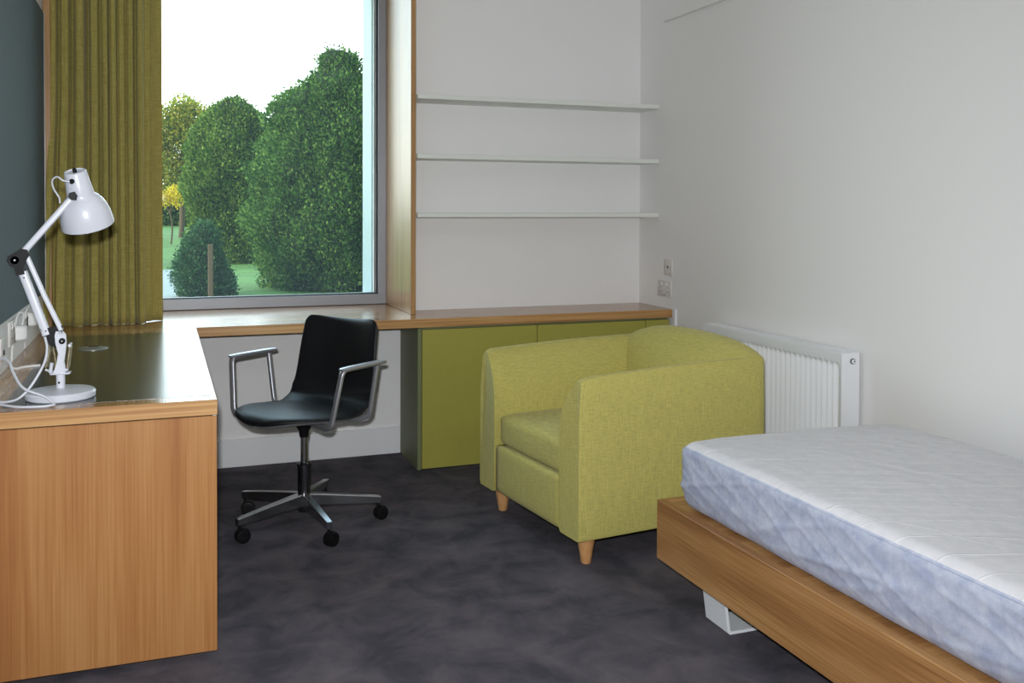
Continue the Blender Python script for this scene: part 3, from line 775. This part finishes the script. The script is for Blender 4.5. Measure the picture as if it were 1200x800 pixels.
# ------------------------------------------------------------------ radiator
RX, RY0, RY1, RZ0, RZ1 = 2.4675, 2.998, 3.99, .15, .722
rad = thing('radiator', 'white ribbed panel radiator on the right wall behind the armchair', 'radiator', (XR-.05, 3.5, RZ0))
b = B(); pitch = .0333; ribs = int((RY1-RY0-.02)/pitch); off = ((RY1-RY0)-ribs*pitch)/2
ys = []
for i in range(ribs):
    for k in range(8): ys.append(RY0+off+(i+k/8)*pitch)
ys = [RY0+.001]+ys+[RY1-off, RY1-.001]
zs = [RZ0+.001, RZ0+.03, RZ0+.036, RZ0+.042, RZ0+.05, RZ0+.06, .3, .45, .6, RZ1-.062, RZ1-.052, RZ1-.046, RZ1-.040, RZ1-.036, RZ1-.004]
R = []
for z in zs:
    row = []
    win_ = max(0, min(1, (z-(RZ0+.03))/.022, ((RZ1-.036)-z)/.020)); win_ = win_*win_*(3-2*win_)
    for y in ys:
        ph = ((y-RY0-off)/pitch) % 1
        inr = RY0+off-1e-6 <= y <= RY1-off+1e-6
        c = (.5-.5*math.cos(2*PI*ph))**.7 if inr else 0
        row.append(Vector((RX+.013*(c)*win_, y, z)))
    R.append(row)
# z rows need finer wrap of the rib ends
rings(b, R, False, False, False)
bx(b, RX+.0145, RX+.019, RY0+.001, RY1-.001, RZ0+.001, RZ1-.002)
obj('front_panel', b, M['radiator'], rad, True, smooth=40)
b = B(); bx(b, XR-.03, XR-.018, RY0+.004, RY1-.004, RZ0+.01, RZ1-.01, .002, 1); obj('rear_panel', b, M['radiator'], rad, True)
b = B()
bx(b, RX-.0005, RX+.008, RY0-.001, RY1+.001, RZ1-.006, RZ1, .001, 1); bx(b, XR-.028, XR-.014, RY0-.001, RY1+.001, RZ1-.006, RZ1, .001, 1)
k = RY0+.012
while k < RY1-.01:
    bx(b, RX+.008, XR-.028, k, k+.010, RZ1-.005, RZ1-.001); k += .0145
bx(b, RX+.008, XR-.028, RY0, RY0+.012, RZ1-.006, RZ1-.001)
obj('top_grille', b, M['radiator'], rad, True)
for y, lab in ((RY0, 0), (RY1, 1)):
    y0, y1 = (y-.004, y) if lab == 0 else (y, y+.004)
    b = B(); bx(b, RX-.001, XR-.014, y0, y1, RZ0, RZ1, .0012, 1); sp_ = obj('side_panel', b, M['radiator'], rad, True)
    if lab == 0:
        Mv = place((2.517, y0, RZ1-.033), (0, -1, 0))
        b = B(); lathe(b, [(.0115, 0), (.0115, .004), (.009, .005), (.009, 0)], 24, Mv); obj('valve_ring', b, M['darkchrome'], sp_, True, smooth=40)
        b = B(); lathe(b, [(0, 0), (.0085, 0), (.0085, .006), (0, .007)], 24, Mv); v_ = obj('bleed_plug', b, M['plug'], sp_, True, smooth=40)
        b = B(); lathe(b, [(0, 0), (.0025, 0), (.0025, .001), (0, .001)], 12, place((2.52, y0-.0068, RZ1-.033), (0, -1, 0))); obj('bleed_screw', b, M['gap'], sp_, True)
for y in (RY0+.15, RY1-.15):
    b = B(); bx(b, XR-.018, XR-.0005, y-.015, y+.015, .2, .65, .001, 1); obj('wall_bracket', b, M['radiator'], rad, True)
for y in (RY0+.03, RY1-.03):
    b = B(); tube(b, [(2.515, y, RZ0+.02), (2.515, y, .001)], .0075, 12); obj('pipe', b, M['radiator'], rad, True, smooth=60)

# ------------------------------------------------------------------ bed
BX0, BX1, BY0, BY1, BZ0, BZ1 = 1.524, 2.49, .62, 2.744, .133, .326
bed = thing('bed_frame', 'low oak single bed frame with white steel legs in the right foreground', 'bed', ((BX0+BX1)/2, 1.7, 0))
b = B(); bx(b, BX0, BX0+.03, BY0, BY1, BZ0, BZ1, .0015, 1); obj('side_rail', b, M['oak_bed'], bed, True)
b = B(); bx(b, BX1-.03, BX1, BY0, BY1, BZ0, BZ1, .0015, 1); obj('side_rail', b, M['oak_bed'], bed, True)
M['oak_bedx'] = oak('oak_bed_end', 0, lin(132, 90, 51), lin(159, 115, 69), lin(179, 137, 89), .42, .35, .6, 9.4)
b = B(); bx(b, BX0+.03, BX1-.03, BY1-.03, BY1, BZ0, BZ1, .001, 1); obj('end_rail', b, M['oak_bedx'], bed, True)
b = B(); bx(b, BX0+.03, BX1-.03, BY0, BY0+.03, BZ0, BZ1, .001, 1); obj('end_rail', b, M['oak_bedx'], bed, True)
b = B(); bx(b, BX0+.03, BX1-.03, BY0+.03, BY1-.03, BZ1-.045, BZ1-.001); obj('platform', b, M['oak_bedx'], bed, True)
for y0 in (2.428, .84):
    b = B(); t = .008; y1 = y0+.122
    # bent flat-bar sled: slanted plate, floor plate, slanted plate
    prof_o = [(1.555, BZ1-.046), (1.592, .006), (1.600, 0), (2.41, 0), (2.418, .006), (2.455, BZ1-.046)]
    prof_i = [(2.446, BZ1-.046), (2.409, .012), (2.405, .009), (1.605, .009), (1.601, .012), (1.564, BZ1-.046)]
    pr_ = prof_o+prof_i
    rings(b, [[Vector((x, y0, z)) for x, z in pr_], [Vector((x, y1, z)) for x, z in pr_]])
    obj('leg', b, M['bedwhite'], bed, True)

# mattress with quilted top and creased, softly bulging sides
MX0, MX1, MY0, MY1, MZ0, MZ1 = 1.545, 2.425, .64, 2.655, BZ1, .545
ma = thing('mattress', 'single mattress in a pale quilted cover lying on the oak bed frame', 'mattress', ((MX0+MX1)/2, 1.65, MZ0))
def mattress():
    b = B(); r = .045
    nx, ny, nz = 110, 240, 34
    cx, cy, cz = (MX0+MX1)/2, (MY0+MY1)/2, (MZ0+MZ1)/2; hx, hy, hz = (MX1-MX0)/2, (MY1-MY0)/2, (MZ1-MZ0)/2
    lines = []
    def shape(p):
        q = Vector((max(-hx+r, min(hx-r, p.x)), max(-hy+r, min(hy-r, p.y)), max(-hz+r*.8, min(hz-r, p.z))))
        d = p-q
        if d.length > 1e-6:
            rr = r; d2 = d.normalized(); q = q+Vector((d2.x*r, d2.y*r, d2.z*(r if d2.z > 0 else r*.8)))
            out = d2
        else: out = Vector((0, 0, 1))
        wx, wy = cx+q.x, cy+q.y
        t = max(0, min(1, (q.z+hz)/(2*hz)))
        if out.z > .5:
            # quilting stitches: two crossing sets of shallow grooves over a gentle sag
            def groove(c, per): 
                f = abs(((c/per) % 1)-.5)*per; return math.exp(-(f/.0045)**2)
            wob = .03*noise.noise(Vector((wx*3, wy*3, 0)))
            g = groove(wx*.42+wy+wob, .135)*1.0+groove(wx*1.5-wy*.8+wob*1.5+.03, .30)*.5
            q.z += (-.0016*g+.0035*noise.noise(Vector((wx*5, wy*5, 3)))+.0018*abs(noise.noise(Vector((wx*14+wy*5, wy*9, 7)))))*min(1, (out.z-.5)*3)
            e = max(abs(q.x)/hx, 0)**6; q.z -= .008*e
            # far corner by the wall sags a little
            q.z -= .028*max(0, q.x/hx-.3)*max(0, q.y/hy-.75)*4*.55
        if abs(out.z) < .9:
            # side creases running diagonally
            s = wy if abs(out.x) > abs(out.y) else wx
            m_ = math.sin(PI*t)**.7 if 0 < t < 1 else 0
            c1 = noise.noise(Vector((s*4.5+q.z*9, q.z*3, 1.3))); c2 = 1-abs(noise.noise(Vector((s*7-q.z*17, q.z*5, 8.1))))*2
            c3 = 1-abs(noise.noise(Vector((s*3+q.z*12, q.z*2+s, 4.4))))*2
            amt = m_*(-.002+.005*c1+.0035*max(0, c2)**5+.006*max(0, c3)**10)
            q += Vector((out.x, out.y, 0))*amt*(1-abs(out.z))
            # the lower edge is tucked in unevenly
            if t < .35: q -= Vector((out.x, out.y, 0))*(.35-t)*.05*(1+.6*noise.noise(Vector((s*6, 0, 5))))
        return Vector((cx+q.x, cy+q.y, cz+q.z))
    def face(fn, na, nb, mi):
        V = [[b.verts.new(shape(fn(i/na, j/nb))) for j in range(nb+1)] for i in range(na+1)]
        for i in range(na):
            for j in range(nb):
                f = b.faces.new((V[i][j], V[i+1][j], V[i+1][j+1], V[i][j+1])); f.material_index = mi
    S = lambda a, h: -h+2*h*a
    face(lambda u, v: Vector((S(u, hx), S(v, hy), hz)), nx, ny, 0)
    face(lambda u, v: Vector((S(u, hx), S(v, hy), -hz)), 20, 40, 1)
    face(lambda u, v: Vector((-hx, S(u, hy), S(v, hz))), ny, nz, 1)
    face(lambda u, v: Vector((hx, S(u, hy), S(v, hz))), ny, nz, 1)
    face(lambda u, v: Vector((S(u, hx), hy, S(v, hz))), nx, nz, 1)
    face(lambda u, v: Vector((S(u, hx), -hy, S(v, hz))), nx, nz, 1)
    bmesh.ops.remove_doubles(b, verts=b.verts, dist=.0008)
    return b
mb = mattress()
o = obj('cover', mb, M['mattop'], ma, True, smooth=180, mats=[M['matside']])

# ------------------------------------------------------------------ outdoors
GZ = -.17
b = B()
nn = 40
def ground_z(x, y):
    return GZ + .014*max(0, y-26)
V = [[b.verts.new((-60+120*i/nn, 5.54+ (110)*(j/nn)**1.6, ground_z(0, 5.54+110*(j/nn)**1.6))) for j in range(nn+1)] for i in range(nn+1)]
for i in range(nn):
    for j in range(nn): b.faces.new((V[i][j], V[i+1][j], V[i+1][j+1], V[i][j+1]))
o = obj('lawn', b, M['grass']); o['kind'] = 'structure'; o['label'] = 'green lawn outside the window'

YAW = math.radians(20.264)
def at(px, dist, z=GZ):
    """ground point seen at picture column px, dist metres along the view"""
    xc = (px-600)/1113.9*dist
    return Vector((dist*math.sin(YAW)+xc*math.cos(YAW), dist*math.cos(YAW)-xc*math.sin(YAW), z))

def crown(fn, n, size, rng, jitter=.25, up=.35, elong=1.8):
    """leaf sprays on the surface fn(a, t) -> (point, outward); one mesh"""
    vs, fs = [], []
    for _ in range(n):
        a = rng.uniform(0, 2*PI); t = rng.random()
        p, o = fn(a, t)
        p = p-o*abs(rng.gauss(0, 1))*jitter+Vector((rng.gauss(0, .04), rng.gauss(0, .04), rng.gauss(0, .04)))
        d = (o+Vector((rng.gauss(0, .6), rng.gauss(0, .6), rng.gauss(0, .5)+up))).normalized()
        s = d.cross(Vector((rng.gauss(0, 1), rng.gauss(0, 1), rng.gauss(0, 1)))).normalized()
        k = size*rng.uniform(.6, 1.3); w = k/elong*.5
        i = len(vs)
        vs += [p-s*w*.3, p+d*k*.5-s*w, p+d*k, p+d*k*.5+s*w]
        fs.append((i, i+1, i+2, i+3))
    return vs, fs
def mesh_obj(name, vs, fs, m, parent):
    me = bpy.data.meshes.new(name); me.from_pydata([tuple(v-root_loc(parent)) for v in vs], [], fs); me.materials.append(m)
    o = bpy.data.objects.new(name, me); C.objects.link(o); o.parent = parent; return o

def conifer(name, label, base, height, prof, n, size, m, seed, lump=.22, group=None, skirt=.0, trunk_r=.12, jitter=.16):
    """prof: list of (t, radius) from the ground up; lumpy surface of sprays"""
    rng = random.Random(seed); t_ = thing(name, label, 'tree' if height > 2 else 'shrub', tuple(base), group=group)
    def rad(t):
        for (a, ra), (c, rc) in zip(prof, prof[1:]):
            if t <= c: return ra+(rc-ra)*(t-a)/(c-a)
        return prof[-1][1]
    def surf(a, t):
        r = rad(t); z = skirt+t*(height-skirt)
        f = 1+lump*noise.noise(Vector((math.cos(a)*1.6*max(r, .3)+seed, math.sin(a)*1.6*max(r, .3), z*1.3)))*1.4+lump*.6*noise.noise(Vector((math.cos(a)*4*max(r, .3), math.sin(a)*4*max(r, .3)+seed, z*3.4)))
        o = Vector((math.cos(a), math.sin(a), .25+.6*t))
        return Vector((base.x+math.cos(a)*r*f, base.y+math.sin(a)*r*f, base.z+z*(1+.03*noise.noise(Vector((a*2, seed, t*3)))))), o.normalized()
    # sample more where the radius is large
    cand = [i/200 for i in range(200)]; wts = [rad(t)+.12 for t in cand]
    ts = rng.choices(cand, wts, k=n)
    it = iter(ts)
    def fn(a, _): return surf(a, next(it)+rng.random()/200)
    vs, fs = crown(fn, n, size, rng, jitter)
    mesh_obj('foliage', vs, fs, m, t_)
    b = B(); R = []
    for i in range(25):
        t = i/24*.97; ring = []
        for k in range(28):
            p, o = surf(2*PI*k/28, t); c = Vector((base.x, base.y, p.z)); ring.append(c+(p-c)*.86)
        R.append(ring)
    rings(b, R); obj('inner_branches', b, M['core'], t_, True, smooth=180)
    b = B(); tube(b, [base+Vector((0, 0, -.05)), base+Vector((0, 0, max(.3, skirt+.3)))], trunk_r, 12); obj('trunk', b, M['bark'], t_, True, smooth=60)
    return t_

P1 = at(397, 17.3)
conifer('yew_tree', 'tallest dense dark green yew at the right of the window view', P1, 4.3, [(0, 1.30), (.12, 1.46), (.49, 1.40), (.67, 1.20), (.80, .98), (.87, .66), (.90, .42), (.97, .36), (1, .12)], 110000, .062, M['leaf_yew'], 3, .26, trunk_r=.16, skirt=.03)
P2 = at(274, 25); P2.z = ground_z(0, P2.y)
conifer('conifer_tree', 'rounded mid-green conifer in the middle of the window view', P2, 4.32, [(0, 1.0), (.1, 1.12), (.45, 1.18), (.68, 1.08), (.82, .86), (.93, .55), (1, .12)], 70000, .080, M['leaf_mid'], 11, .24, trunk_r=.14, skirt=.06)
P4 = at(240, 15.3)
conifer('garden_shrub', 'small blue-green shrub on the lawn with a wooden stake in front', P4, 1.18, [(0, .34), (.2, .40), (.5, .36), (.8, .22), (1, .06)], 16000, .045, M['leaf_blue'], 21, .3, trunk_r=.03, jitter=.06)
# wooden stake
sp0 = at(246.5, 14.75); b = B(); bx(b, sp0.x-.038, sp0.x+.038, sp0.y-.038, sp0.y+.038, GZ-.05, GZ+.86, .008, 1)
o = obj('wooden_stake', b, M['bark'], origin=(sp0.x, sp0.y, GZ)); tag(o, 'grey wooden stake standing in front of the small shrub', 'post')
# loose autumn tree
def broadleaf(name, label, base, blobs, n, size, m, seed, trunk_top, tr):
    rng = random.Random(seed); t_ = thing(name, label, 'tree', tuple(base)); vs, fs = [], []
    tot = sum(r*r for _, r in blobs)
    for c, r in blobs:
        c = base+Vector(c)
        def fn(a, t):
            z = rng.uniform(-1, 1); q = math.sqrt(1-z*z); o = Vector((q*math.cos(a), q*math.sin(a), z))
            f = 1+.35*noise.noise((o*2.2)+c)
            return c+o*r*f, o
        v2, f2 = crown(fn, int(n*r*r/tot), size, rng, r*.35, .2, 1.5); k = len(vs); vs += v2; fs += [tuple(i+k for i in f) for f in f2]
    mesh_obj('foliage', vs, fs, m, t_)
    b = B(); tube(b, smooth_path([base+Vector((0, 0, -.1)), base+Vector((.05, 0, trunk_top*.5)), base+Vector((-.04, 0, trunk_top))], 4), [tr]*5+[tr*.8]*4, 12)
    for c, r in blobs: tube(b, [base+Vector((-.04, 0, trunk_top*.9)), base+Vector(c)], [tr*.5, tr*.15], 6)
    obj('trunk', b, M['bark'], t_, True, smooth=60); return t_
P3 = at(212, 38); P3.z = ground_z(0, P3.y)
u_ = Vector((math.cos(YAW), -math.sin(YAW), 0))
bl = [(u_*x+Vector((0, y, z)), r) for x, y, z, r in ((-1.6, .3, 3.0, 1.1), (-.9, 0, 4.3, .95), (-.2, .2, 3.4, 1.1), (.5, 0, 4.5, .95), (1.0, .2, 3.2, 1.0), (1.6, 0, 4.2, .9), (.1, -.2, 5.0, .65), (-1.9, 0, 2.3, .8), (-.5, -.3, 2.4, .85), (-3.2, 0, 3.2, 1.0), (2.4, .2, 3.9, .8), (.7, 0, 2.2, .7))]
broadleaf('broadleaf_tree', 'loose yellowing broadleaf tree farthest left in the window view', P3, bl, 40000, .12, M['leaf_far'], 5, 2.2, .11)
P5 = at(200, 33); P5.z = ground_z(0, P5.y)
broadleaf('golden_bush', 'small golden-leaved sapling at the left edge of the window view', P5, [(Vector((.1, 0, 1.75)), .28), (u_*.2+Vector((0, 0, 1.5)), .2), (u_*-.25+Vector((0, 0, 1.55)), .25)], 900, .09, M['leaf_gold'], 9, 1.2, .03)
P6 = at(215, 52); P6.z = ground_z(0, P6.y)
rng = random.Random(31); t6 = thing('distant_hedge', 'dark green hedge across the far end of the lawn', 'hedge', tuple(P6)); vs, fs = [], []
for k in range(26000):
    s = rng.uniform(-9, 9); z = rng.uniform(0, 1.9)+.25*noise.noise(Vector((s, 3, 1)))*2
    p = P6+u_*s+Vector((0, rng.gauss(0, .2)-(.8 if z < 1.6 else rng.uniform(-.8, .8)), z)); d = Vector((rng.gauss(0, .6), -1+rng.gauss(0, .5), rng.gauss(.3, .6))).normalized()
    q = d.cross(Vector((rng.gauss(0, 1), 0, 1))).normalized(); kk = .2*rng.uniform(.6, 1.3); i = len(vs)
    vs += [p, p+d*kk*.5-q*kk*.3, p+d*kk, p+d*kk*.5+q*kk*.3]; fs.append((i, i+1, i+2, i+3))
mesh_obj('foliage', vs, fs, M['leaf_yew'], t6)
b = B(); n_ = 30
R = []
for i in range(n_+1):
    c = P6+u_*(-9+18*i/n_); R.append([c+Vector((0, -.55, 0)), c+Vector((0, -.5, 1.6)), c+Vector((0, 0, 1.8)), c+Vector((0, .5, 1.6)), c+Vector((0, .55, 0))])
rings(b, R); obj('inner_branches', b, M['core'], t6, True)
# paved path at the lower left of the view
b = B(); pa = [at(150, 21.5), at(205, 21.5), at(214, 18), at(222, 14.0), at(150, 14.0)]
rings(b, [[p+Vector((0, 0, -.05)) for p in pa], [p+Vector((0, 0, .012)) for p in pa]])
o = obj('garden_path', b, M['paving']); o['kind'] = 'structure'; o['label'] = 'pale paved path across the lawn'

# ------------------------------------------------------------------ light
w = bpy.data.worlds.new('sky'); sc.world = w; w.use_nodes = True; nt = w.node_tree
bg = nt.nodes['Background']
tc = N(nt, 'ShaderNodeTexCoord'); sep = N(nt, 'ShaderNodeSeparateXYZ'); nt.links.new(tc.outputs['Generated'], sep.inputs[0])
r = N(nt, 'ShaderNodeValToRGB'); e = r.color_ramp.elements
e[0].position = 0; e[0].color = (1.0, .97, .90, 1); e[1].position = .55; e[1].color = (.62, .82, 1.0, 1)
k = e.new(.14); k.color = (.92, .97, 1.0, 1)
nt.links.new(sep.outputs['Z'], r.inputs['Fac']); nt.links.new(r.outputs['Color'], bg.inputs['Color'])
# an evening sky: brightest over the garden, dimmer behind the building
mr = N(nt, 'ShaderNodeMapRange', interpolation_type='SMOOTHSTEP'); mr.inputs[1].default_value = -.1; mr.inputs[2].default_value = .9; mr.inputs[3].default_value = 1.3; mr.inputs[4].default_value = 5.0
nt.links.new(sep.outputs['Y'], mr.inputs[0]); nt.links.new(mr.outputs[0], bg.inputs['Strength'])

def lamp_obj(name, typ, loc, power, color=(1, 1, 1), **kw):
    l = bpy.data.lights.new(name, typ); l.energy = power; l.color = color
    for k_, v_ in kw.items(): setattr(l, k_, v_)
    o = bpy.data.objects.new(name, l); C.objects.link(o); o.location = loc; return o
sun = lamp_obj('sun', 'SUN', (-10, 5, 10), 5, (1, .86, .62), angle=math.radians(1))
sun.rotation_euler = Vector((.93, .30, -.26)).to_track_quat('-Z', 'Y').to_euler()

# added fill light, unseen: a flat round opal disc that brightens the room
cl = thing('fill_light', 'added round opal fill light overhead, out of view', 'fill light', (1.0, 1.2, H))
b = B(); lathe(b, [(0, H-.001), (.21, H-.001), (.21, H-.045), (.20, H-.05), (0, H-.05)], 40, Matrix.Translation((1.0, 1.2, 0))); obj('housing', b, M['trimwhite'], cl, True, smooth=40)
m, nt, b_ = new_mat('fill_diffuser'); b_.inputs['Emission Color'].default_value = (.98, .98, 1, 1); b_.inputs['Emission Strength'].default_value = OPAL = 18.0
b = B(); lathe(b, [(0, H-.0505), (.185, H-.0505), (.18, H-.062), (.12, H-.07), (0, H-.073)], 40, Matrix.Translation((1.0, 1.2, 0))); obj('diffuser', b, m, cl, True, smooth=60)

# ------------------------------------------------------------------ camera with its flash
cam = bpy.data.cameras.new('camera'); co = bpy.data.objects.new('camera', cam); C.objects.link(co)
f = 1113.9; cam.sensor_fit = 'HORIZONTAL'; cam.sensor_width = 36; cam.lens = f*36/1200
cam.shift_y = (265.6-400)/1200; cam.clip_start = .02; cam.clip_end = 400
y_, p_, r_ = math.radians(20.264), math.radians(1.174), math.radians(.2)
fw_ = Vector((math.sin(y_)*math.cos(p_), math.cos(y_)*math.cos(p_), -math.sin(p_)))
rt = Vector((math.cos(y_), -math.sin(y_), 0)); up = rt.cross(fw_)
rt2 = rt*math.cos(r_)+up*math.sin(r_); up2 = -rt*math.sin(r_)+up*math.cos(r_)
mw = Matrix((rt2, up2, -fw_)).transposed().to_4x4(); mw.translation = (0, 0, 1.2822)
co.matrix_world = mw; sc.camera = co
fl = lamp_obj('camera_flash', 'SPOT', Vector((0, 0, 1.2822))+up2*.085-rt2*.035+fw_*.03, 285, (.95, .97, 1.0), shadow_soft_size=.02, spot_size=math.radians(112), spot_blend=1.0)
fl.rotation_euler = (fw_+Vector((0, 0, -.10))-rt2*.06).to_track_quat('-Z', 'Y').to_euler()

vs_ = sc.view_settings; sc.display_settings.display_device = 'sRGB'
vs_.view_transform = 'Standard'; vs_.look = 'None'; vs_.gamma = 1; vs_.exposure = .13; vs_.use_curve_mapping = False
sc.cycles.use_denoising = True; sc.cycles.max_bounces = 8; sc.cycles.diffuse_bounces = 6; sc.cycles.transparent_max_bounces = 8
sc.cycles.sample_clamp_indirect = 6
